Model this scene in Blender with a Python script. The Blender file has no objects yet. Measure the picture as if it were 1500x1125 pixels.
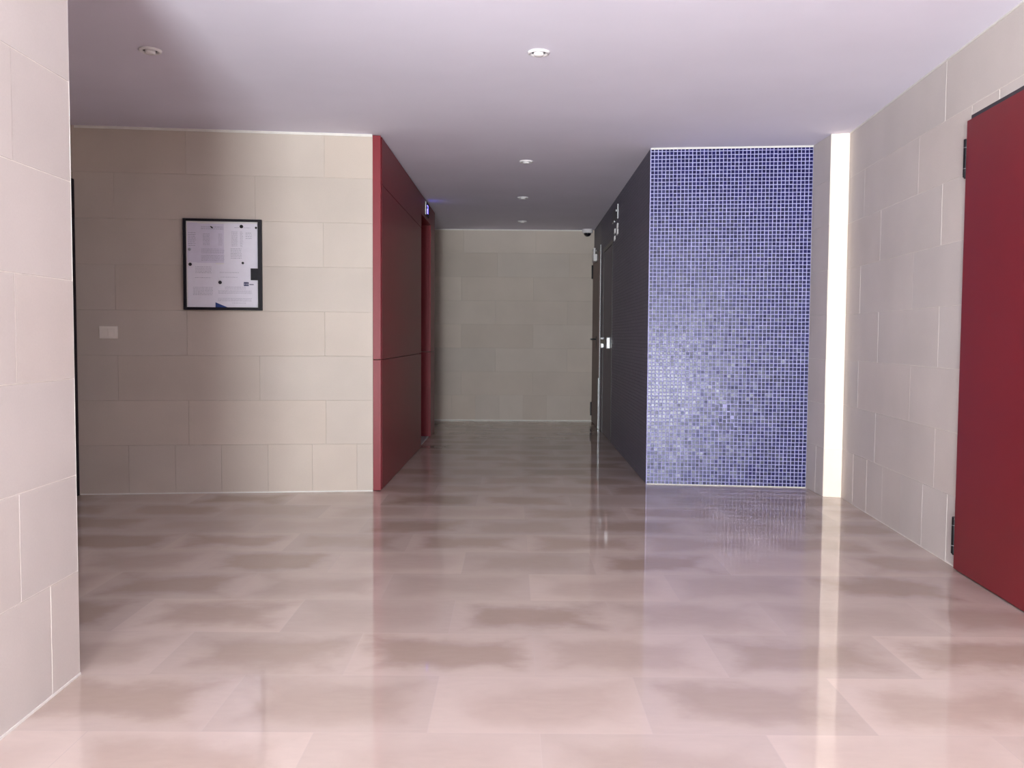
import bpy, bmesh, math, random
from mathutils import Matrix, Vector
random.seed(7)
C = bpy.context.scene.collection
H = 2.395
ROWZ = [0, .325, .621, .917, 1.213, 1.509, 1.805, 2.101, H]

# ------------------------------------------------------------------ materials
def lin(c):
    return tuple(((v/255)/12.92 if v/255 <= .04045 else ((v/255+.055)/1.055)**2.4) for v in c)
def new_mat(name):
    m = bpy.data.materials.new(name); m.use_nodes = True
    nt = m.node_tree; b = nt.nodes['Principled BSDF']
    return m, nt, b
def simple(name, col, rough=.5, metal=0, noise=0, nscale=20, bump=0, bscale=60, emis=None, es=1, spec=.5, coat=0):
    m, nt, b = new_mat(name); N = nt.nodes; L = nt.links
    b.inputs['Base Color'].default_value = (*col, 1)
    b.inputs['Roughness'].default_value = rough
    b.inputs['Metallic'].default_value = metal
    b.inputs['Specular IOR Level'].default_value = spec
    b.inputs['Coat Weight'].default_value = coat
    tc = N.new('ShaderNodeTexCoord')
    nz = N.new('ShaderNodeTexNoise'); nz.inputs['Scale'].default_value = nscale; nz.inputs['Detail'].default_value = 5
    L.new(tc.outputs['Object'], nz.inputs['Vector'])
    mp = N.new('ShaderNodeMapRange'); mp.inputs['To Min'].default_value = 1-noise; mp.inputs['To Max'].default_value = 1+noise
    mp.inputs['From Min'].default_value = .3; mp.inputs['From Max'].default_value = .7
    L.new(nz.outputs['Fac'], mp.inputs['Value'])
    mx = N.new('ShaderNodeVectorMath'); mx.operation = 'SCALE'; mx.inputs[0].default_value = col
    L.new(mp.outputs['Result'], mx.inputs['Scale']); L.new(mx.outputs['Vector'], b.inputs['Base Color'])
    if bump:
        n2 = N.new('ShaderNodeTexNoise'); n2.inputs['Scale'].default_value = bscale; n2.inputs['Detail'].default_value = 3
        L.new(tc.outputs['Object'], n2.inputs['Vector'])
        bp = N.new('ShaderNodeBump'); bp.inputs['Strength'].default_value = bump; bp.inputs['Distance'].default_value = .002
        L.new(n2.outputs['Fac'], bp.inputs['Height']); L.new(bp.outputs['Normal'], b.inputs['Normal'])
    if emis:
        b.inputs['Emission Color'].default_value = (*emis, 1); b.inputs['Emission Strength'].default_value = es
    return m

def stone_mat(name, col):
    """sawn limestone slabs: each slab has its own tone (attribute 'tone'), plus faint clouding and speckle"""
    m, nt, b = new_mat(name); N = nt.nodes; L = nt.links
    tc = N.new('ShaderNodeTexCoord')
    at = N.new('ShaderNodeAttribute'); at.attribute_name = 'tone'
    n1 = N.new('ShaderNodeTexNoise'); n1.inputs['Scale'].default_value = 2.2; n1.inputs['Detail'].default_value = 4
    n2 = N.new('ShaderNodeTexNoise'); n2.inputs['Scale'].default_value = 160; n2.inputs['Detail'].default_value = 2
    for n in (n1, n2): L.new(tc.outputs['Object'], n.inputs['Vector'])
    a = N.new('ShaderNodeMapRange'); a.inputs['From Min'].default_value = .3; a.inputs['From Max'].default_value = .7
    a.inputs['To Min'].default_value = .95; a.inputs['To Max'].default_value = 1.05; L.new(n1.outputs['Fac'], a.inputs['Value'])
    c = N.new('ShaderNodeMapRange'); c.inputs['To Min'].default_value = .96; c.inputs['To Max'].default_value = 1.04; L.new(n2.outputs['Fac'], c.inputs['Value'])
    mu = N.new('ShaderNodeMath'); mu.operation = 'MULTIPLY'; L.new(a.outputs[0], mu.inputs[0]); L.new(c.outputs[0], mu.inputs[1])
    sc = N.new('ShaderNodeVectorMath'); sc.operation = 'MULTIPLY'; sc.inputs[0].default_value = col; L.new(at.outputs['Color'], sc.inputs[1])
    s2 = N.new('ShaderNodeVectorMath'); s2.operation = 'SCALE'; L.new(sc.outputs[0], s2.inputs[0]); L.new(mu.outputs[0], s2.inputs['Scale'])
    L.new(s2.outputs[0], b.inputs['Base Color'])
    b.inputs['Roughness'].default_value = .6; b.inputs['Specular IOR Level'].default_value = .35
    bp = N.new('ShaderNodeBump'); bp.inputs['Strength'].default_value = .08; bp.inputs['Distance'].default_value = .002
    L.new(n2.outputs['Fac'], bp.inputs['Height']); L.new(bp.outputs['Normal'], b.inputs['Normal'])
    return m

def floor_mat():
    m, nt, b = new_mat('polished_stone_floor'); N = nt.nodes; L = nt.links
    def math_(op, a, bb=None, c=None):
        n = N.new('ShaderNodeMath'); n.operation = op
        for i, v in enumerate((a, bb, c)):
            if v is None: continue
            if isinstance(v, (int, float)): n.inputs[i].default_value = v
            else: L.new(v, n.inputs[i])
        return n.outputs[0]
    tc = N.new('ShaderNodeTexCoord'); sp = N.new('ShaderNodeSeparateXYZ'); L.new(tc.outputs['Object'], sp.inputs[0])
    v = math_('DIVIDE', math_('SUBTRACT', sp.outputs['Y'], FY0), FDY); row = math_('FLOOR', v); fv = math_('SUBTRACT', v, row)
    odd = math_('MODULO', math_('ADD', row, 100), 2)
    u = math_('ADD', math_('DIVIDE', math_('SUBTRACT', sp.outputs['X'], FX0), .6), math_('MULTIPLY', odd, .5))
    colm = math_('FLOOR', u); fu = math_('SUBTRACT', u, colm)
    du = math_('MULTIPLY', math_('MINIMUM', fu, math_('SUBTRACT', 1, fu)), .6)
    dv = math_('MULTIPLY', math_('MINIMUM', fv, math_('SUBTRACT', 1, fv)), FDY)
    d = math_('MINIMUM', du, dv)
    cb = N.new('ShaderNodeCombineXYZ'); L.new(colm, cb.inputs[0]); L.new(row, cb.inputs[1])
    wn = N.new('ShaderNodeTexWhiteNoise'); wn.noise_dimensions = '3D'; L.new(cb.outputs[0], wn.inputs['Vector'])
    wc = N.new('ShaderNodeSeparateColor'); L.new(wn.outputs['Color'], wc.inputs[0])
    nz = N.new('ShaderNodeTexNoise'); nz.inputs['Scale'].default_value = 3.2; nz.inputs['Detail'].default_value = 6; nz.inputs['Roughness'].default_value = .55
    L.new(tc.outputs['Object'], nz.inputs['Vector'])
    n2 = N.new('ShaderNodeTexNoise'); n2.inputs['Scale'].default_value = 14; n2.inputs['Detail'].default_value = 6
    mpg = N.new('ShaderNodeMapping'); mpg.inputs['Scale'].default_value = (1, 3, 1); L.new(tc.outputs['Object'], mpg.inputs['Vector']); L.new(mpg.outputs[0], n2.inputs['Vector'])
    # wear patch in the middle of a slab; its outline wobbles with the noise
    w = math_('ADD', d, math_('MULTIPLY', math_('SUBTRACT', nz.outputs['Fac'], .5), .34))
    w = math_('ADD', w, math_('MULTIPLY', math_('SUBTRACT', n2.outputs['Fac'], .5), .08))
    ms = N.new('ShaderNodeMapRange'); ms.interpolation_type = 'SMOOTHSTEP'; L.new(w, ms.inputs['Value'])
    ms.inputs['From Min'].default_value = .005; ms.inputs['From Max'].default_value = .15
    amt = math_('MULTIPLY', ms.outputs[0], math_('MULTIPLY_ADD', wc.outputs[0], .8, .25))
    mix = N.new('ShaderNodeMix'); mix.data_type = 'RGBA'; L.new(amt, mix.inputs['Factor'])
    mix.inputs['A'].default_value = (*FLOOR_A, 1); mix.inputs['B'].default_value = (*FLOOR_B, 1)
    tone = math_('MULTIPLY', math_('MULTIPLY_ADD', wc.outputs[1], .16, .92), math_('MULTIPLY_ADD', n2.outputs['Fac'], .12, .94))
    sc = N.new('ShaderNodeVectorMath'); sc.operation = 'SCALE'; L.new(mix.outputs['Result'], sc.inputs[0]); L.new(tone, sc.inputs['Scale'])
    j = N.new('ShaderNodeMapRange'); L.new(d, j.inputs['Value']); j.inputs['From Min'].default_value = .0008; j.inputs['From Max'].default_value = .0016
    jm = N.new('ShaderNodeMix'); jm.data_type = 'RGBA'; L.new(j.outputs[0], jm.inputs['Factor'])
    jm.inputs['A'].default_value = (*lin((205, 188, 180)), 1); L.new(sc.outputs[0], jm.inputs['B'])
    L.new(jm.outputs['Result'], b.inputs['Base Color'])
    rg = math_('ADD', math_('MULTIPLY', n2.outputs['Fac'], .05), math_('MULTIPLY_ADD', amt, .02, FLOOR_R))
    L.new(rg, b.inputs['Roughness'])
    b.inputs['Specular IOR Level'].default_value = .5
    # each slab very slightly out of level, so reflections step at the joints
    hgt = math_('ADD', math_('MULTIPLY', nz.outputs['Fac'], .0012), math_('MULTIPLY', j.outputs[0], .0002))
    tl = math_('MULTIPLY', math_('SUBTRACT', wc.outputs[2], .5), math_('MULTIPLY', fv, .0012))
    hgt = math_('ADD', hgt, tl)
    bp = N.new('ShaderNodeBump'); bp.inputs['Strength'].default_value = .08; bp.inputs['Distance'].default_value = 1
    L.new(hgt, bp.inputs['Height']); L.new(bp.outputs['Normal'], b.inputs['Normal'])
    return m

FY0, FDY, FX0 = 2.352, .405, .38
FLOOR_A = lin((208, 190, 180)); FLOOR_B = lin((179, 158, 146)); FLOOR_R = .005

def tile_mat(name, ca, cb_, rough):
    m, nt, b = new_mat(name); N = nt.nodes; L = nt.links
    at = N.new('ShaderNodeAttribute'); at.attribute_name = 'tone'
    mix = N.new('ShaderNodeMix'); mix.data_type = 'RGBA'
    L.new(at.outputs['Fac'], mix.inputs['Factor']); mix.inputs['A'].default_value = (*ca, 1); mix.inputs['B'].default_value = (*cb_, 1)
    L.new(mix.outputs['Result'], b.inputs['Base Color']); b.inputs['Roughness'].default_value = rough
    b.inputs['Specular IOR Level'].default_value = .27
    return m

M = dict(
    stone=stone_mat('limestone', lin((205, 192, 181))),
    stone2=stone_mat('lit_limestone', lin((217, 207, 201))),  # same limestone, lightened so the colour carries the light on these walls
    stone3=stone_mat('pier_limestone', lin((203, 193, 187))),  # same limestone, colour lowered to offset strong light on the pier
    grout=simple('pale_grout', lin((232, 224, 216)), .85, noise=.08),
    joint=simple('grey_brown_joint', lin((196, 184, 173)), .85, noise=.1),
    caulk=simple('white_caulk', lin((232, 228, 222)), .6, noise=.04),
    core=simple('rendered_masonry', lin((170, 162, 152)), .9, noise=.08, nscale=8),
    ceil=simple('ceiling_paint', lin((238, 233, 248)), .85, noise=.025, nscale=1.6, bump=.15, bscale=9),
    red=simple('red_laminate', lin((136, 44, 53)), .4, noise=.04, nscale=3, spec=.22),
    reddoor=simple('red_painted_steel', lin((126, 38, 44)), .4, spec=.25, noise=.05, nscale=2.5, bump=.06, bscale=5),
    brown=simple('dark_red_brown_paint', lin((88, 54, 52)), .45, noise=.05),
    black=simple('black_metal', lin((38, 36, 40)), .35, metal=.6, noise=.1),
    blackplastic=simple('black_plastic', lin((30, 25, 34)), .5, noise=.05, spec=.25),
    dark=simple('dark_grey_paint', lin((48, 44, 50)), .4, noise=.06),
    exitdoor=simple('violet_grey_paint', lin((98, 90, 108)), .5, noise=.03),
    chrome=simple('brushed_steel', (.6, .6, .62), .38, metal=1, noise=.04),
    satin=simple('satin_aluminium', (.62, .62, .64), .5, metal=.5, noise=.03),
    white=simple('white_enamel', lin((240, 236, 238)), .3, noise=.02),
    cream=simple('cream_plastic', lin((246, 238, 228)), .35, noise=.02),
    smoke=simple('smoked_dome', (.01, .01, .015), .06, noise=.02),
    paper=simple('white_paper', lin((244, 240, 252)), .7, noise=.02),
    paper2=simple('lavender_grey_paper', lin((230, 224, 242)), .7, noise=.03),
    ink=simple('grey_print', lin((142, 136, 158)), .7, noise=.1),
    inkd=simple('dark_print', lin((92, 86, 104)), .7, noise=.1),
    blue=simple('blue_print', lin((30, 62, 140)), .5, noise=.05),
    navy=simple('navy_print', lin((30, 34, 92)), .5, noise=.05),
    mosaic=tile_mat('cobalt_glass_mosaic', lin((16, 14, 66)), lin((30, 28, 94)), .25),
    mgrout=simple('lavender_grout', lin((184, 182, 228)), .8, noise=.06, nscale=40),
    dmosaic=tile_mat('shaded_glass_mosaic', lin((92, 87, 102)), lin((98, 93, 108)), .45),  # same blue mosaic as the front, painted grey for shade and reflections
    dgrout=simple('shaded_grout', lin((100, 95, 110)), .8, noise=.06, nscale=40),  # grout of the shaded side, its shade put into the colour too
    led=simple('blue_display_glow', (.05, .05, .3), .4, emis=(.16, .13, 1), es=7),
    bulb=simple('frosted_lamp_glass', lin((246, 242, 244)), .25, noise=.02),
    glass=simple('clear_plastic', lin((170, 168, 180)), .1, noise=.02),
)
M['floor'] = floor_mat()

# ------------------------------------------------------------------ helpers
def link(name, bm, mat, parent=None, mats=None, smooth=False):
    me = bpy.data.meshes.new(name)
    if isinstance(bm, bmesh.types.BMesh):
        bm.normal_update(); bm.to_mesh(me); bm.free()
    for mm in (mats or [mat]): me.materials.append(mm)
    if smooth:
        for p in me.polygons: p.use_smooth = True
    o = bpy.data.objects.new(name, me); C.objects.link(o)
    if parent: o.parent = parent
    return o
def box(bm, x0, x1, y0, y1, z0, z1, bev=0, mi=0):
    vs = [bm.verts.new(p) for p in ((x0,y0,z0),(x1,y0,z0),(x1,y1,z0),(x0,y1,z0),(x0,y0,z1),(x1,y0,z1),(x1,y1,z1),(x0,y1,z1))]
    fs = [bm.faces.new([vs[i] for i in f]) for f in ((0,3,2,1),(4,5,6,7),(0,1,5,4),(1,2,6,5),(2,3,7,6),(3,0,4,7))]
    for f in fs: f.material_index = mi
    if bev:
        es = list({e for f in fs for e in f.edges})
        r = bmesh.ops.bevel(bm, geom=es, offset=bev, segments=2, profile=.6, affect='EDGES')
        for f in r['faces']: f.material_index = mi
def mbox(name, dims, mat, parent=None, bev=0, **k):
    bm = bmesh.new(); box(bm, *dims, bev=bev); return link(name, bm, mat, parent, **k)
def lathe(bm, prof, seg=32, mtx=None, mi=0):
    """profile of (radius, z) turned about z"""
    rings = []
    for r, z in prof:
        if r < 1e-6: rings.append([bm.verts.new((0, 0, z))])
        else: rings.append([bm.verts.new((r*math.cos(2*math.pi*i/seg), r*math.sin(2*math.pi*i/seg), z)) for i in range(seg)])
    fs = []
    for a, b in zip(rings, rings[1:]):
        for i in range(seg):
            j = (i+1) % seg
            if len(a) == 1 and len(b) == 1: continue
            if len(a) == 1: f = bm.faces.new((a[0], b[j], b[i]))
            elif len(b) == 1: f = bm.faces.new((a[i], a[j], b[0]))
            else: f = bm.faces.new((a[i], a[j], b[j], b[i]))
            f.material_index = mi; fs.append(f)
    if mtx: bmesh.ops.transform(bm, matrix=mtx, verts=[v for r in rings for v in r])
def cyl(bm, p0, p1, r, seg=20):
    p0, p1 = Vector(p0), Vector(p1); d = p1-p0; L_ = d.length
    q = Vector((0, 0, 1)).rotation_difference(d.normalized())
    lathe(bm, [(0, 0), (r*.85, 0), (r, r*.15), (r, L_-r*.15), (r*.85, L_), (0, L_)], seg, Matrix.Translation(p0) @ q.to_matrix().to_4x4())
def struct(o): o['kind'] = 'structure'; return o
def tag(o, label, cat, group=None):
    o['label'] = label; o['category'] = cat
    if group: o['group'] = group
    return o

class Wall:
    """a wall line on the plan from p0 to p1; local x runs along it, the room is on local -y"""
    def __init__(s, p0, p1):
        s.p0, s.p1 = Vector(p0), Vector(p1); s.u = (s.p1-s.p0).normalized(); s.L = (s.p1-s.p0).length
        s.ang = math.atan2(s.u.y, s.u.x)
    def put(s, o, d=0, z=0, out=0):
        n = Vector((s.u.y, -s.u.x)); p = s.p0+s.u*d+n*out
        o.location = (p.x, p.y, z); o.rotation_euler = (0, 0, s.ang); return o
    def empty(s, name, d, z, out=0):
        o = bpy.data.objects.new(name, None); C.objects.link(o); o.empty_display_size = .1
        return s.put(o, d, z, out)

def stone_wall(name, W, splits, hole=None, thick=.12, seed=1, x0=0, x1=None, gap=.0028, tones=.06, dp=.003, mat='stone', gm='grout'):
    """coursed slabs 0.90 x 0.30 m with narrow recessed joints, and the masonry behind them"""
    rnd = random.Random(seed); x1 = W.L if x1 is None else x1
    bm = bmesh.new(); col = bm.loops.layers.float_color.new('tone'); g = gap/2
    def slab(a, b, z0, z1, t):
        j = lambda: rnd.uniform(-.0006, .0006); f = -rnd.uniform(0, .0012)
        a += g+j(); b -= g+j(); z0 += g+j(); z1 -= g+j()
        fr = [bm.verts.new(p) for p in ((a+.0008, f, z0+.0008), (b-.0008, f, z0+.0008), (b-.0008, f, z1-.0008), (a+.0008, f, z1-.0008))]
        bk = [bm.verts.new(p) for p in ((a, dp, z0), (b, dp, z0), (b, dp, z1), (a, dp, z1))]
        fs = [bm.faces.new(fr)] + [bm.faces.new((fr[i], bk[i], bk[(i+1) % 4], fr[(i+1) % 4])) for i in range(4)]
        for q in fs:
            for l in q.loops: l[col] = (*t, 1)
    for r in range(8):
        z0, z1 = ROWZ[r], ROWZ[r+1]
        cuts = sorted({x0, x1, *[c for c in splits[r] if x0+.03 < c < x1-.03]})
        for a, b in zip(cuts, cuts[1:]):
            k = 1+rnd.uniform(-tones, tones); w = rnd.uniform(-.012, .012); t = (k*(1+w), k, k*(1-w))
            if hole and a < hole[1] and b > hole[0] and z0 < hole[2]-1e-3:
                if a < hole[0]: slab(a, hole[0], z0, z1, t)
                if b > hole[1]: slab(hole[1], b, z0, z1, t)
                if z1 > hole[2]+.01: slab(max(a, hole[0]), min(b, hole[1]), hole[2], z1, t)
            else: slab(a, b, z0, z1, t)
    def back(a, b, z0, z1):
        n = len(bm.faces); box(bm, a, b, dp-.0006, thick, z0, z1, mi=1)
    if hole:
        back(x0, hole[0], 0, H); back(hole[1], x1, 0, H); back(hole[0], hole[1], hole[2], H)
    else: back(x0, x1, 0, H)
    return W.put(struct(link(name, bm, None, mats=[M[mat], M[gm]])))
def per(start, lo, hi, step=.9):
    o = []; s = start
    while s > lo: s -= step
    while s < hi:
        o.append(round(s, 3)); s += step
    return o

def mosaic_wall(name, W, mt, mg, pitch, tile, tilt, seed, hole=None, bad=(), thick=.1, lean=0):
    rnd = random.Random(seed); nx = max(1, round(W.L/pitch)); nz = round(H/pitch); px, pz = W.L/nx, H/nz
    V, F, T, MI = [], [], [], []
    sheet = {}
    for i in range(nx):
        for k in range(nz):
            cx, cz = (i+.5)*px, (k+.5)*pz
            if hole and hole[0] < cx < hole[1] and cz < hole[2]: continue
            key = (i//11, k//11)
            if key not in sheet: sheet[key] = (rnd.gauss(0, .003), rnd.gauss(0, .003), rnd.uniform(-.0007, .0007), rnd.uniform(-.0007, .0007))
            sh = sheet[key]
            if (i, k) in bad and bad[(i, k)] == 0: continue
            wob = .0004 if (i, k) not in bad else .0017
            cx += rnd.gauss(0, wob)+sh[2]; cz += rnd.gauss(0, wob)+sh[3]
            t = tile*.5*(1+rnd.gauss(0, .015)); tx, tz = rnd.gauss(0, tilt)+sh[0]-lean, rnd.gauss(0, tilt*.7)+sh[1]
            hh = .0022; b0 = len(V); ti = t*.84
            for sx, sz in ((-1,-1),(1,-1),(1,1),(-1,1)): V.append((cx+sx*ti, -hh+sx*ti*tx+sz*ti*tz, cz+sz*ti))
            for sx, sz in ((-1,-1),(1,-1),(1,1),(-1,1)): V.append((cx+sx*t, -.0010, cz+sz*t))
            for sx, sz in ((-1,-1),(1,-1),(1,1),(-1,1)): V.append((cx+sx*t, .001, cz+sz*t))
            tn = rnd.random()
            F.append((b0, b0+1, b0+2, b0+3)); T.append(tn); MI.append(0)
            for q in range(4):
                r = (q+1) % 4
                F.append((b0+q, b0+4+q, b0+4+r, b0+r)); F.append((b0+4+q, b0+8+q, b0+8+r, b0+4+r)); T += [tn, tn]; MI += [0, 0]
    def bx(x0, x1, z0, z1):
        b0 = len(V); y0, y1 = 0, thick
        V.extend([(x0,y0,z0),(x1,y0,z0),(x1,y1,z0),(x0,y1,z0),(x0,y0,z1),(x1,y0,z1),(x1,y1,z1),(x0,y1,z1)])
        for f in ((0,3,2,1),(4,5,6,7),(0,1,5,4),(1,2,6,5),(2,3,7,6),(3,0,4,7)):
            F.append(tuple(b0+q for q in f)); T.append(0); MI.append(1)
    if hole: bx(0, hole[0], 0, H); bx(hole[1], W.L, 0, H); bx(hole[0], hole[1], hole[2], H)
    else: bx(0, W.L, 0, H)
    me = bpy.data.meshes.new(name); me.from_pydata(V, [], F)
    me.materials.append(mt); me.materials.append(mg)
    me.polygons.foreach_set('material_index', MI)
    a = me.attributes.new('tone', 'FLOAT', 'FACE'); a.data.foreach_set('value', T)
    o = bpy.data.objects.new(name, me); C.objects.link(o); return W.put(struct(o))

# ------------------------------------------------------------------ plan (metres, camera at the origin looking +y)
J, A, B = (-2.827, 5.894), (-.940, 6.110), (-.887, 6.126)
Bend = (-.849, 9.90)
Cc, D, E_, F_ = (.973, 6.486), (2.084, 6.365), (2.083, 6.008), (2.193, 5.973)
G = (2.052, 4.106); sl = (F_[0]-G[0])/(F_[1]-G[1]); YB = -1.5
RN = (F_[0]-sl*(F_[1]-YB), YB)
TF = (1.0085, 10.40)
PC = (-1.332, 2.751)
wl = Wall(J, A)                       # stone wall with the notice board
wr = Wall(F_, RN)                     # right wall, running back towards the entrance
wp = Wall((-1.245, YB), PC)           # near pier on the left
wb = Wall((-2.2, 11.358), (1.06, 11.391))   # corridor end
wrd = Wall(B, Bend)                   # red clad side of the lift block
wts = Wall(TF, Cc)                    # mosaic side of the right hand block
wtf = Wall(Cc, D)                     # mosaic front
wg = Wall(D, E_); wst = Wall(E_, F_)
wfar = Wall((1.018, 11.391), (1.0085, 10.40))

# floor and ceiling
struct(mbox('floor', (-3.4, 3.0, -1.8, 11.7, -.1, 0), M['floor']))
struct(mbox('ceiling', (-3.4, 3.0, -1.8, 11.7, H, H+.1), M['ceil']))

# stone walls
s8 = [[.308, .605, .902, 1.204, 1.496, 1.792], [.694, 1.588], [.25, 1.156], [.69, 1.582], [.24, 1.14], [.69, 1.575], [.24, 1.134], [.693, 1.582]]
stone_wall('wall_left', wl, s8, seed=3, tones=.03, gap=.0018, gm='joint', x0=-.08)
hs, he, hz = 1.871, 2.80, 2.056
sr = [[.25, .52, .807, 1.1, 1.42, 1.73]+per(3.0, 2.8, 8, .3)] + [per(v, 0, 8) for v in (.66, .304, .664, .30, .66, .337, .667)]
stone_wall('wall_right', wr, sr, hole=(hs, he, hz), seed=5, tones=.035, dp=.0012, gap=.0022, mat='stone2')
Lp = wp.L
sp = [[Lp-v for v in per(.175, 0, 4.5, .6)], [Lp-v for v in per(.335, 0, 4.5)], [Lp-v for v in per(.78, 0, 4.5)], [Lp-v for v in per(.335, 0, 4.5)],
      [Lp-v for v in per(.78, 0, 4.5)], [Lp-v for v in per(.33, 0, 4.5)], [Lp-v for v in per(.78, 0, 4.5)], [Lp-v for v in per(.4, 0, 4.5)]]
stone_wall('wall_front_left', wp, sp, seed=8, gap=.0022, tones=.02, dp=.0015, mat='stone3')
sb = [per(.54+1.2, 0, 3.2, .3)] + [per(v+1.2, 0, 3.2) for v in (.362, .79, .362, .79, .362, .81, .388)]
stone_wall('wall_back', wb, sb, seed=11, thick=.15, tones=.05, gap=.0018, gm='joint')
sg = [[.2]]+[[] for _ in range(7)]
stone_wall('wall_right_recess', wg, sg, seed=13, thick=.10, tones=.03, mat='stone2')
stone_wall('wall_right_pier', wst, [[] for _ in range(8)], seed=14, thick=.3, tones=.02)
# return of the near pier and the side wall of the alcove behind it
wret = Wall(PC, (-3.05, 2.751))
stone_wall('wall_alcove_return', wret, [per(.45*(i % 2), 0, 2) for i in range(8)], seed=16, thick=.12, x0=.12)
walc = Wall((-2.93, 2.87), (-2.838, 5.894))
stone_wall('wall_alcove', walc, [per(.45*(i % 2)+.2, 0, 4) for i in range(8)], hole=(walc.L-1.0, walc.L-.012, 2.05), seed=17, thick=.1)
# corridor left end beyond the lift block, and core of the lift block
wce = Wall((-2.2, 10.02), (-2.2, 11.358))
stone_wall('wall_corridor_end', wce, [per(.45*(i % 2)+.2, 0, 2) for i in range(8)], seed=18, thick=.1)

# lift block: masonry core with the doorway left free
oy0, oy1, oz = 8.58, 9.48, 2.209
d0 = oy0-B[1]; d1 = oy1-B[1]
bm = bmesh.new()
box(bm, .05, d0-.035, .02, .9, 0, H); box(bm, d1+.035, wrd.L-.02, .02, 1.25, 0, H)
box(bm, d0-.035, d1+.035, .02, .9, oz+.035, H); box(bm, d0-.035, d1+.035, .28, .9, 0, oz+.035)
wrd.put(struct(link('wall_lift', bm, M['core'])))
bm = bmesh.new(); box(bm, -2.2, -.862, 9.9, 10.02, 0, H); struct(link('wall_lift_end', bm, M['core']))

# red cladding panels
def panel(dims, label, W=wrd, seed=0):
    bm = bmesh.new(); x0, x1, y0, y1, z0, z1 = dims
    cx, cy = (x0+x1)/2, (y0+y1)/2
    box(bm, x0-cx, x1-cx, y0-cy, y1-cy, 0, z1-z0, bev=.0012)
    o = link('cladding_panel', bm, M['red']); W.put(o, cx, z0, -cy)
    return tag(o, label, 'wall panel', 'red cladding panels of the lift block')
wfs = Wall((-.940, 6.114), (-.887, 6.120)); q = .0025
panel((0, wfs.L-.001, 0, .04, .004, .894-q), 'narrow lit red strip on the front edge of the lift block, below the joint', wfs)
panel((0, wfs.L-.001, 0, .04, .894+q, H-.004), 'narrow lit red strip on the front edge of the lift block, above the joint', wfs)
panel((.046, d0-q, 0, .018, .004, .894-q), 'long low dark red side panel of the lift block, standing on the lobby floor')
panel((.046, d0-q, 0, .018, .894+q, 2.075-q), 'tall dark red side panel of the lift block at eye height')
panel((.046, d0-q, 0, .018, 2.075+q, H-.004), 'long shallow dark red panel directly under the ceiling beside the corridor mouth')
panel((d0-q+.003, d1-q, 0, .018, oz, H-.004), 'dark red lintel panel above the lift doorway, behind the blue display')
panel((d1, wrd.L, 0, .018, .004, .894-q), 'slim dark panel past the lift doorway, lower piece near the corridor end')
panel((d1, wrd.L, 0, .018, .894+q, H-.004), 'slim dark panel past the lift doorway, upper piece near the corridor end')
panel((d1, d1+.033, .019, .22, .004, .894-q), 'bright red jamb of the lift doorway facing the lobby, lower piece')
panel((d1, d1+.033, .019, .22, .894+q, oz), 'bright red jamb of the lift doorway facing the lobby, upper piece')
panel((d0-.033, d0-q, .019, .22, .004, oz), 'red near jamb of the lift doorway, facing the corridor end')
panel((d0+.002, d1-.002, .019, .22, oz, oz+.033), 'red soffit panel inside the top of the lift doorway')

def dstruct(name, W, d, z): return struct(W.empty(name, d, z))
# lift door in the doorway
t = dstruct('door_4', wrd, d0, 0)
for k in range(2):
    a = .004+k*.446; mbox('door_leaf', (a, a+.444, .23+.012*k, .25+.012*k, .01, oz), M['chrome'], t, bev=.002)
mbox('threshold', (.004, .896, .02, .225, -.0, .008), M['satin'], t)
# lift indicator
t = wrd.empty('lift_indicator', d0+.32, 2.245, .001)
tag(t, 'small lift floor indicator with silver rim and glowing blue figure over the lift doorway', 'display')
mbox('bezel', (.004, .30, -.009, -.001, 0, .125), M['blackplastic'], t, bev=.002)
mbox('silver_edge', (0, .004, -.0105, -.001, 0, .125), M['satin'], t)
mbox('screen', (.02, .28, -.0105, -.0085, .010, .115), M['blackplastic'], t)
bm = bmesh.new()
for a, b, c, e in ((.10, .16, .094, .102), (.10, .16, .058, .066), (.10, .16, .022, .030), (.152, .162, .026, .098), (.098, .108, .026, .062)):
    box(bm, a, b, -.0125, -.010, c, e)
link('figure', bm, M['led'], t)

# mosaic block
bad = {}
for cell in ((20, 21), (22, 18)): bad[cell] = 0
for i in range(17, 24):
    for k in range(14, 23): bad.setdefault((i, k), 1)
PITCH = .0266
mosaic_wall('wall_mosaic_front', wtf, M['mosaic'], M['mgrout'], PITCH, .0214, .018, 21, bad=bad, lean=.06)
ex0, ex1, ez = TF[1]-10.08, TF[1]-9.06, 2.03
mosaic_wall('wall_mosaic_side', wts, M['dmosaic'], M['dgrout'], PITCH, .0225, .002, 22, hole=(ex0, ex1, ez))
# pale corner bead of grout on the mosaic edge
bm = bmesh.new(); box(bm, -.003, .004, -.004, .0, 0, H); wtf.put(struct(link('trim_1', bm, M['mgrout'])))

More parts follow.
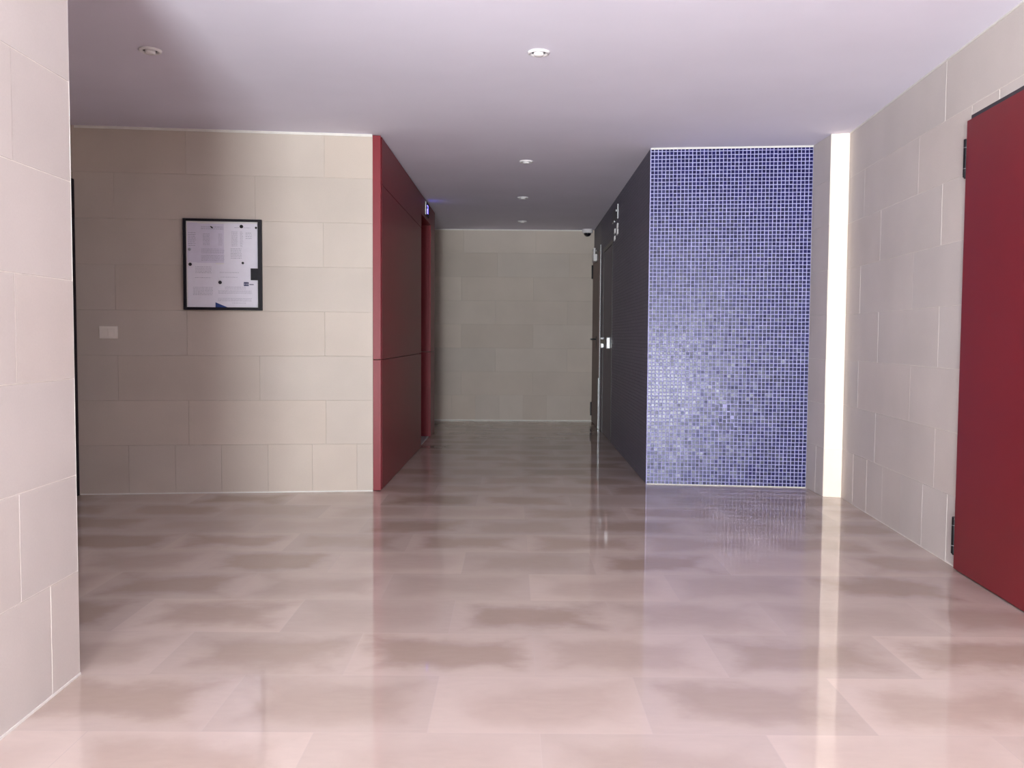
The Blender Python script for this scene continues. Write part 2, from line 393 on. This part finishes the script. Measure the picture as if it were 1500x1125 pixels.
# ---- doors
# red steel door in the right wall
t = dstruct('door_1', wr, hs, 0)
bm = bmesh.new()
box(bm, 0, .028, -.003, .08, 0, hz); box(bm, he-hs-.028, he-hs, -.003, .08, 0, hz); box(bm, .028, he-hs-.028, -.003, .08, hz-.022, hz)
link('door_frame', bm, M['dark'], t)
mbox('door_leaf', (.003, he-hs-.032, -.022, .02, .006, hz-.026), M['reddoor'], t, bev=.0015)
for k, zc in enumerate((1.868, .155)):
    bm = bmesh.new()
    cyl(bm, (-.012, -.016, zc-.085), (-.012, -.016, zc+.085), .012)
    cyl(bm, (-.012, -.016, zc-.091), (-.012, -.016, zc-.084), .007)
    box(bm, -.035, -.012, -.0045, -.001, zc-.08, zc+.08)
    h_ = link('hinge', bm, M['black'], t)
    bm = bmesh.new()
    cyl(bm, (-.012, -.016, zc+.045), (-.012, -.016, zc+.049), .0126); cyl(bm, (-.012, -.016, zc-.049), (-.012, -.016, zc-.045), .0126)
    hr = link('bearing_ring', bm, M['satin'], h_)
bm = bmesh.new()
cyl(bm, (.83, -.022, 1.02), (.83, -.065, 1.02), .011); cyl(bm, (.84, -.06, 1.02), (.72, -.06, 1.02), .010)
box(bm, .808, .852, -.03, -.0215, .92, 1.10, bev=.002)
link('lever_handle', bm, M['black'], t)
# brown door at the far end of the corridor, on the right
struct(wfar.put(mbox('wall_corridor_right', (-.01, wfar.L, .05, .15, 0, H), M['core'])))
bm = bmesh.new(); box(bm, .0, wfar.L, 0, .05, 2.09, H); wfar.put(struct(link('wall_over_door', bm, M['dmosaic'])))
t = dstruct('door_2', wfar, 0, 0)
bm = bmesh.new()
box(bm, .004, .03, -.003, .05, 0, 2.088); box(bm, wfar.L-.05, wfar.L-.006, -.003, .05, 0, 2.088); box(bm, .03, wfar.L-.05, -.003, .05, 2.05, 2.088)
link('door_frame', bm, M['dark'], t)
mbox('door_leaf', (.032, wfar.L-.052, -.016, .025, .006, 2.048), M['brown'], t, bev=.0015)
for zc in (1.872, .162):
    bm = bmesh.new(); cyl(bm, (.03, -.022, zc-.085), (.03, -.022, zc+.085), .011); box(bm, .018, .03, -.024, -.004, zc-.08, zc+.08)
    link('hinge', bm, M['black'], t)
bm = bmesh.new()
box(bm, .62, .66, -.0225, -.0155, .91, 1.07, bev=.002); cyl(bm, (.64, -.02, 1.035), (.64, -.075, 1.035), .010); cyl(bm, (.65, -.07, 1.035), (.53, -.07, 1.035), .010)
link('lever_handle', bm, M['black'], t)
mbox('edge_strip', (wfar.L-.006, wfar.L-.001, -.007, .03, .0, 2.115), M['satin'], t)
bm = bmesh.new(); cyl(bm, (wfar.L-.03, -.013, .02), (wfar.L-.03, -.013, .59), .006); cyl(bm, (wfar.L-.03, -.013, .005), (wfar.L-.03, -.013, .03), .012)
link('floor_bolt', bm, M['chrome'], t)
bm = bmesh.new()
box(bm, .42, .66, -.060, -.0165, 1.955, 2.04, bev=.006)
link('door_closer', bm, M['white'], t)
bm = bmesh.new()
cyl(bm, (.60, -.045, 2.04), (.60, -.045, 2.115), .013); box(bm, .40, .62, -.055, -.035, 2.098, 2.112); cyl(bm, (.42, -.045, 2.10), (.42, -.005, 2.10), .009)
link('closer_arm', bm, M['white'], t)
# dark exit door set flush in the mosaic side
t = dstruct('door_3', wts, ex0, 0); ew = ex1-ex0
bm = bmesh.new()
box(bm, 0, .04, -.004, .08, 0, ez); box(bm, ew-.04, ew, -.004, .08, 0, ez); box(bm, .04, ew-.04, -.004, .08, ez-.04, ez)
link('door_frame', bm, M['dark'], t)
mbox('door_leaf', (.044, ew-.044, .0, .045, .006, ez-.044), M['exitdoor'], t, bev=.002)
mbox('push_bar', (.16, ew-.20, -.045, -.02, .99, 1.035), M['black'], t, bev=.005)
for a in (.14, ew-.2):
    bm = bmesh.new(); box(bm, a, a+.05, -.040, .001, .94, 1.06, bev=.010); link('bar_bracket', bm, M['chrome'], t)
# plinth-dark door in the alcove side, seen as a sliver past the pier
t = dstruct('door_5', walc, walc.L-1.0, 0)
bm = bmesh.new(); box(bm, 0, .05, -.012, .07, 0, 2.05); box(bm, .938, .988, -.012, .07, 0, 2.05); box(bm, .05, .938, -.012, .07, 2.0, 2.05)
link('door_frame', bm, M['blackplastic'], t)
mbox('door_leaf', (.053, .935, .0, .04, .006, 1.997), M['dark'], t, bev=.002)

# ---- trims: caulk lines at floor and ceiling
tn = [1]
def trim(W, x0, x1, z0, z1, out=.004, mat='caulk'):
    tn[0] += 1
    bm = bmesh.new(); box(bm, x0, x1, -out, .001, z0, z1); W.put(struct(link('trim_%d' % tn[0], bm, M[mat])))
trim(wl, .002, wl.L-.001, 0, .008); trim(wl, .002, wl.L-.001, H-.016, H, .006)
trim(wb, .05, 3.2, 0, .014); trim(wb, .05, 3.2, H-.014, H)
trim(wtf, 0, wtf.L, H-.012, H, .005); trim(wtf, 0, wtf.L, 0, .006, .004)
trim(wr, .3, hs-.04, 0, .005, .003, 'grout'); trim(wp, .0, wp.L, 0, .007, .004)
trim(wr, .0, wr.L, H-.008, H, .004)
bm = bmesh.new(); box(bm, wp.L-.002, wp.L+.0, -.001, .004, 0, H); wp.put(struct(link('trim_corner', bm, M['caulk']))).name = 'trim_20'

# ---- notice board on the left wall
U = lambda x: (x-125)*.000645
Vz = lambda y: (1020-y)*.000672
t = wl.empty('notice_board', .675, 1.218, .0015)
tag(t, 'black framed notice board full of pinned papers on the stone wall', 'notice board')
bw, bh = .502, .595
mbox('back_panel', (.012, bw-.012, -.010, -.001, .012, bh-.012), M['white'], t)
bm = bmesh.new(); fw = .018
box(bm, 0, fw, -.030, -.0, 0, bh, bev=.002); box(bm, bw-fw-.008, bw, -.030, 0, 0, bh, bev=.002)
box(bm, fw, bw-fw, -.030, 0, 0, fw, bev=.002); box(bm, fw, bw-fw, -.030, 0, bh-fw+.003, bh, bev=.002)
link('frame', bm, M['blackplastic'], t)
mbox('latch', (U(790), U(868), -.026, -.021, Vz(725), Vz(610)), M['blackplastic'], t, bev=.001)
for yy in (215, 970):
    bm = bmesh.new(); cyl(bm, (U(872), -.0345, Vz(yy)-.014), (U(872), -.0345, Vz(yy)+.014), .0045); link('frame_hinge', bm, M['black'], t)
org = wl.p0+wl.u*.675
def on_board(name, x, y, out, label, cat, group):
    """a thing on the board with its origin at the given spot"""
    o = wl.empty(name, .675+U(x), 1.218+Vz(y), out+.0015); return tag(o, label, cat, group)
def sheet(x0, x1, y0, y1, out, mat, label, lines=(), name='paper_notice', poly=None, curl=0, extra=None):
    o = on_board(name, x0, y1, out, label, 'paper', 'papers on the notice board')
    w, h = U(x1)-U(x0), Vz(y0)-Vz(y1)
    bm = bmesh.new(); n = 8
    if poly: pts = [(U(a)-U(x0), Vz(b)-Vz(y1)) for a, b in poly]; f = bm.faces.new([bm.verts.new((a, 0, b)) for a, b in pts])
    else:
        gr = [[bm.verts.new((w*i/n, -curl*((i/n)**3)*(.5+.5*k/n)-.0004*math.sin(5*i/n+k), h*k/n)) for k in range(n+1)] for i in range(n+1)]
        for i in range(n):
            for k in range(n): bm.faces.new((gr[i][k], gr[i+1][k], gr[i+1][k+1], gr[i][k+1]))
    r = bmesh.ops.extrude_face_region(bm, geom=list(bm.faces))
    bmesh.ops.translate(bm, vec=(0, .0004, 0), verts=[v for v in r['geom'] if isinstance(v, bmesh.types.BMVert)])
    bmesh.ops.recalc_face_normals(bm, faces=bm.faces)
    link('sheet', bm, mat, o)
    if lines:
        rnd = random.Random(int(x0))
        for a, b, c, e, th in lines:   # each block of print from a..b, rows c..e is a part
            bm = bmesh.new(); y = c
            while y <= e:
                x = a
                while x < b-4:
                    L_ = rnd.uniform(8, 26); x2 = min(x+L_, b)
                    cu = -curl*(((x2-x0)/(x1-x0))**3)
                    box(bm, U(x)-U(x0), U(x2)-U(x0), -.0012+cu, -.0006+cu, Vz(y)-Vz(y1)-.0006*th, Vz(y)-Vz(y1)+.0006*th)
                    x = x2+rnd.uniform(3, 6)
                y += 11*th
            link('print_block', bm, M['ink'], o)
    if extra: extra(o, x0, y1)
    return o
sheet(162, 262, 172, 570, .0105, M['paper2'], 'narrow grey edge of a sheet at the top left of the notice board', [(172, 245, 270, 400, 1.6)])
sheet(165, 440, 556, 992, .0112, M['paper'], 'white typed sheet at the bottom left of the notice board',
      [(240, 400, 600, 665, 1.3), (235, 395, 705, 718, 1.3), (215, 410, 800, 885, 1.3)])
sheet(250, 535, 180, 560, .0122, M['paper2'], 'greyish sheet with a printed table, top middle of the notice board',
      [(300, 520, 212, 232, 1.6), (318, 385, 280, 395, 1.2), (470, 510, 280, 395, 1.2), (300, 528, 425, 470, .9), (300, 528, 490, 550, 1.1)])
sheet(525, 858, 174, 600, .0130, M['paper'], 'white sheet with columns of dark print, top right of the notice board',
      [(630, 790, 215, 228, 1.4), (600, 660, 255, 400, .9), (685, 715, 255, 400, 1.0), (590, 700, 420, 520, 1.4), (740, 800, 265, 320, 1.6)])
def logo(o, x0, y1):
    bm = bmesh.new(); box(bm, U(720)-U(x0), U(768)-U(x0), -.0045, -.0038, Vz(782)-Vz(y1), Vz(744)-Vz(y1)); g_ = link('logo', bm, M['navy'], o)
    bm = bmesh.new()
    for a in (726, 741, 756):
        box(bm, U(a)-U(x0), U(a+2.5)-U(x0), -.0050, -.0044, Vz(776)-Vz(y1), Vz(752)-Vz(y1)); box(bm, U(a)-U(x0), U(a+8)-U(x0), -.0050, -.0044, Vz(766)-Vz(y1), Vz(762)-Vz(y1))
    link('lettering', bm, M['paper'], g_)
    bm = bmesh.new(); box(bm, U(776)-U(x0), U(818)-U(x0), -.0062, -.0055, Vz(772)-Vz(y1), Vz(762)-Vz(y1)); link('caption', bm, M['ink'], o)
sheet(430, 856, 572, 990, .0142, M['paper'], 'white letter with a small navy logo, bottom right of the notice board',
      [(480, 675, 652, 664, 1.2), (490, 665, 698, 710, 1.2), (530, 740, 790, 812, 1.0), (465, 800, 830, 862, 1.1), (460, 800, 905, 930, 1.1), (600, 740, 950, 962, 1.2)], curl=.006, extra=logo)
sheet(436, 575, 944, 1000, .0152, M['blue'], 'blue corner of a sheet at the bottom edge of the notice board', poly=[(436, 1000), (436, 944), (470, 958), (520, 978), (575, 1000)])
mag = 'round magnets on the notice board'
for x, y, r, m_, out, lb in ((700, 203, 17, 'blackplastic', .0138, 'black round magnet at the top of the right hand sheet'),
                       (845, 213, 11, 'black', .0138, 'small dark magnet in the top right corner of the notice board'),
                       (190, 577, 16, 'blackplastic', .0125, 'black round magnet at the left edge of the notice board, halfway down'),
                       (712, 558, 12, 'black', .0165, 'small dark magnet where the two right hand sheets meet'),
                       (484, 750, 17, 'blackplastic', .0155, 'black round magnet in the lower middle of the notice board'),
                       (405, 215, 13, 'blackplastic', .0135, 'slanting black magnet on the greyish sheet with the table'),
                       (185, 432, 14, 'glass', .0125, 'clear grey magnet high on the left edge of the notice board')):
    bm = bmesh.new(); rr = r*.00066
    lathe(bm, [(0, 0), (rr, 0), (rr, .004), (rr*.8, .006), (rr*.3, .0065), (0, .0062)], 20, Matrix.Rotation(math.pi/2, 4, 'X'))
    if x == 405: bmesh.ops.transform(bm, matrix=Matrix.Rotation(math.radians(40), 4, 'Y') @ Matrix.Diagonal((1.2, 1, .5, 1)), verts=bm.verts)
    bmesh.ops.recalc_face_normals(bm, faces=bm.faces)
    o = link('magnet', bm, M[m_]); wl.put(o, .675+U(x), 1.218+Vz(y), out+.0015); tag(o, lb, 'magnet', mag)

# light switch
t = wl.empty('light_switch', .137, 1.026, .0012)
tag(t, 'cream double light switch on the stone wall left of the notice board', 'switch')
mbox('plate', (0, .116, -.010, 0, 0, .081), M['cream'], t, bev=.003)
for a in (.018, .060):
    bm = bmesh.new(); box(bm, a, a+.038, -.0135, -.0095, .016, .065, bev=.0015)
    bmesh.ops.rotate(bm, cent=(a, -.0115, .04), matrix=Matrix.Rotation(math.radians(3), 3, 'X'), verts=bm.verts); link('rocker', bm, M['cream'], t)

# emergency light and metal sign on the mosaic side
t = wts.empty('emergency_light', TF[1]-9.0, 2.185, .003)
tag(t, 'slim dark emergency light with a silver edge near the ceiling on the dark side wall', 'light')
mbox('housing', (0, .42, -.012, 0, 0, .10), M['dark'], t, bev=.004)
mbox('silver_edge', (.422, .426, -.009, 0, -.012, .125), M['satin'], t)
mbox('test_knob', (.400, .418, -.024, -.012, .055, .075), M['satin'], t, bev=.003)
mbox('lower_rim', (.0, .16, -.014, -.001, -.012, -.001), M['satin'], t)
t = wts.empty('metal_sign', TF[1]-8.87, 1.99, .003)
tag(t, 'small pale metal sign of separate strokes under the emergency light', 'sign')
for a, z0, z1 in ((.02, .065, .115), (.24, .085, .14), (.25, .03, .085), (.0, .0, .048)):
    bm = bmesh.new(); v = .05
    vs = [bm.verts.new(p) for p in ((a, -.012, z0), (a+v, -.012, z0+.008), (a+v+.02, -.012, z1), (a+.015, -.012, z1-.008))]
    f = bm.faces.new(vs); r = bmesh.ops.extrude_face_region(bm, geom=[f]); bmesh.ops.translate(bm, vec=(0, .012, 0), verts=[q_ for q_ in r['geom'] if isinstance(q_, bmesh.types.BMVert)])
    bmesh.ops.recalc_face_normals(bm, faces=bm.faces)
    link('stroke', bm, M['white'], t)

# dome camera at the corridor end
t = bpy.data.objects.new('security_camera', None); C.objects.link(t); t.location = (.925, 11.321, H)
tag(t, 'white dome security camera with black lens bubble under the ceiling at the corridor end', 'camera')
bm = bmesh.new(); lathe(bm, [(0, 0), (.062, 0), (.066, -.006), (.066, -.034), (.060, -.044), (.046, -.048), (0, -.048)], 40); bmesh.ops.recalc_face_normals(bm, faces=bm.faces); link('housing', bm, M['white'], t, smooth=False)
bm = bmesh.new(); lathe(bm, [(.045, -.046)]+[(.045*math.cos(a), -.048-.042*math.sin(a)) for a in [i*math.pi/16 for i in range(1, 8)]]+[(0, -.090)], 32); bmesh.ops.recalc_face_normals(bm, faces=bm.faces); link('dome', bm, M['smoke'], t, smooth=True)

# recessed ceiling spots
def spot():
    t = bpy.data.objects.new('ceiling_spotlight', None); C.objects.link(t)
    bm = bmesh.new(); lathe(bm, [(.034, -.0005), (.034, -.004), (.037, -.009), (.044, -.0115), (.050, -.009), (.0525, -.003), (.0525, -.0005)], 40)
    bmesh.ops.recalc_face_normals(bm, faces=bm.faces); link('rim', bm, M['white'], t, smooth=True)
    bm = bmesh.new(); lathe(bm, [(.0335, -.0008), (.0335, -.003), (.024, -.0035), (0, -.0036)], 32)
    bmesh.ops.recalc_face_normals(bm, faces=bm.faces); link('baffle', bm, M['dark'], t)
    bm = bmesh.new(); lathe(bm, [(.024, -.003), (.0245, -.014), (.020, -.0185), (.010, -.0205), (0, -.021)], 32)
    bmesh.ops.recalc_face_normals(bm, faces=bm.faces); link('lamp', bm, M['bulb'], t, smooth=True)
    return t
s0 = spot()
pos = [((.116, 4.341), 'white ceiling spotlight nearest the camera in the middle of the lobby ceiling'),
       ((-1.718, 4.347), 'white ceiling spotlight at the far left, in the shaded ceiling beside the pier'),
       ((.099, 6.987), 'white ceiling spotlight at the corridor mouth, between red panels and dark mosaic'),
       ((.094, 8.772), 'white ceiling spotlight midway along the corridor, level with the lift doorway'),
       ((.107, 10.56), 'faint white ceiling spotlight deepest in the corridor, nearest the end wall')]
for i, ((x, y), lb) in enumerate(pos):
    if i == 0: o = s0
    else:
        o = s0.copy(); C.objects.link(o)
        for ch in list(s0.children):
            c = ch.copy(); C.objects.link(c); c.parent = o
    o.location = (x, y, H); tag(o, lb, 'ceiling light', 'recessed ceiling spotlights')

# ------------------------------------------------------------------ entrance behind the camera
OX0, OX1, OZ = -1.2, 1.14, H
bm = bmesh.new(); y0, y1 = -1.62, YB
box(bm, -3.1, OX0, y0, y1, 0, H); box(bm, OX1, 2.2, y0, y1, 0, H)
struct(link('wall_entrance', bm, M['core']))
# unseen slabs added to block the low sun except for one slot
m_ = .148; yo = -9
xs0 = E_[0]-m_*(E_[1]-(yo-.3)); xs1 = F_[0]+.004-m_*(F_[1]-yo)
bm = bmesh.new(); box(bm, -14, xs0, yo-.3, yo, 0, 9); box(bm, xs1, 14, yo-.3, yo, 0, 9)
struct(link('wall_sun_blocker', bm, M['core']))
struct(mbox('floor_outside', (-14, 14, -13, -1.8, -.1, 0), M['core']))

def light(name, kind, loc, rot, energy, col, **k):
    l = bpy.data.lights.new(name, kind); l.energy = energy; l.color = col
    for a, b in k.items(): setattr(l, a, b)
    o = bpy.data.objects.new(name, l); C.objects.link(o); o.location = loc; o.rotation_euler = rot; return o
SKY = (.90, .96, .95)
light('entrance_daylight', 'AREA', ((-1.18-.33)/2, y0+.02, OZ/2), (math.radians(90), 0, 0), 55, SKY, shape='RECTANGLE', size=.85, size_y=2.2)
light('courtyard_daylight', 'AREA', (-.55, -6, 1.6), (math.radians(90), 0, 0), 200, SKY, shape='RECTANGLE', size=2.1, size_y=3.1)
light('paving_bounce_fill', 'AREA', (-.8, -2.75, .05), (math.radians(163), 0, 0), 1900, (.90, .96, .98), shape='RECTANGLE', size=1.3, size_y=2.1)  # unseen lamp added to brighten the ceiling, stands for light off the paving
d = Vector((m_, 1, .0)).normalized()
s = light('sun', 'SUN', (0, -12, 6), d.to_track_quat('-Z', 'Y').to_euler(), 3.2, (1, .965, .9)); s.data.angle = math.radians(.05)
w = bpy.data.worlds.new('World'); bpy.context.scene.world = w; w.use_nodes = True
w.node_tree.nodes['Background'].inputs[0].default_value = (.75, .82, 1, 1); w.node_tree.nodes['Background'].inputs[1].default_value = .6

# ------------------------------------------------------------------ camera
cam = bpy.data.cameras.new('camera'); co = bpy.data.objects.new('camera', cam); C.objects.link(co)
cam.sensor_fit = 'HORIZONTAL'; cam.sensor_width = 36; cam.lens = 36*1325.8/1500; cam.clip_start = .02
p, r = .0513646, .0063413
f = Vector((0, math.cos(p), -math.sin(p))); rt = Vector((1, 0, 0)); up = Vector((0, math.sin(p), math.cos(p)))
R_ = math.cos(r)*rt+math.sin(r)*up; U_ = -math.sin(r)*rt+math.cos(r)*up
co.matrix_world = Matrix(((R_.x, U_.x, -f.x, 0), (R_.y, U_.y, -f.y, 0), (R_.z, U_.z, -f.z, 1.05), (0, 0, 0, 1)))
sc = bpy.context.scene; sc.camera = co
sc.view_settings.view_transform = 'Standard'; sc.view_settings.look = 'None'
sc.view_settings.gamma = 1; sc.view_settings.use_curve_mapping = False
sc.view_settings.exposure = .07
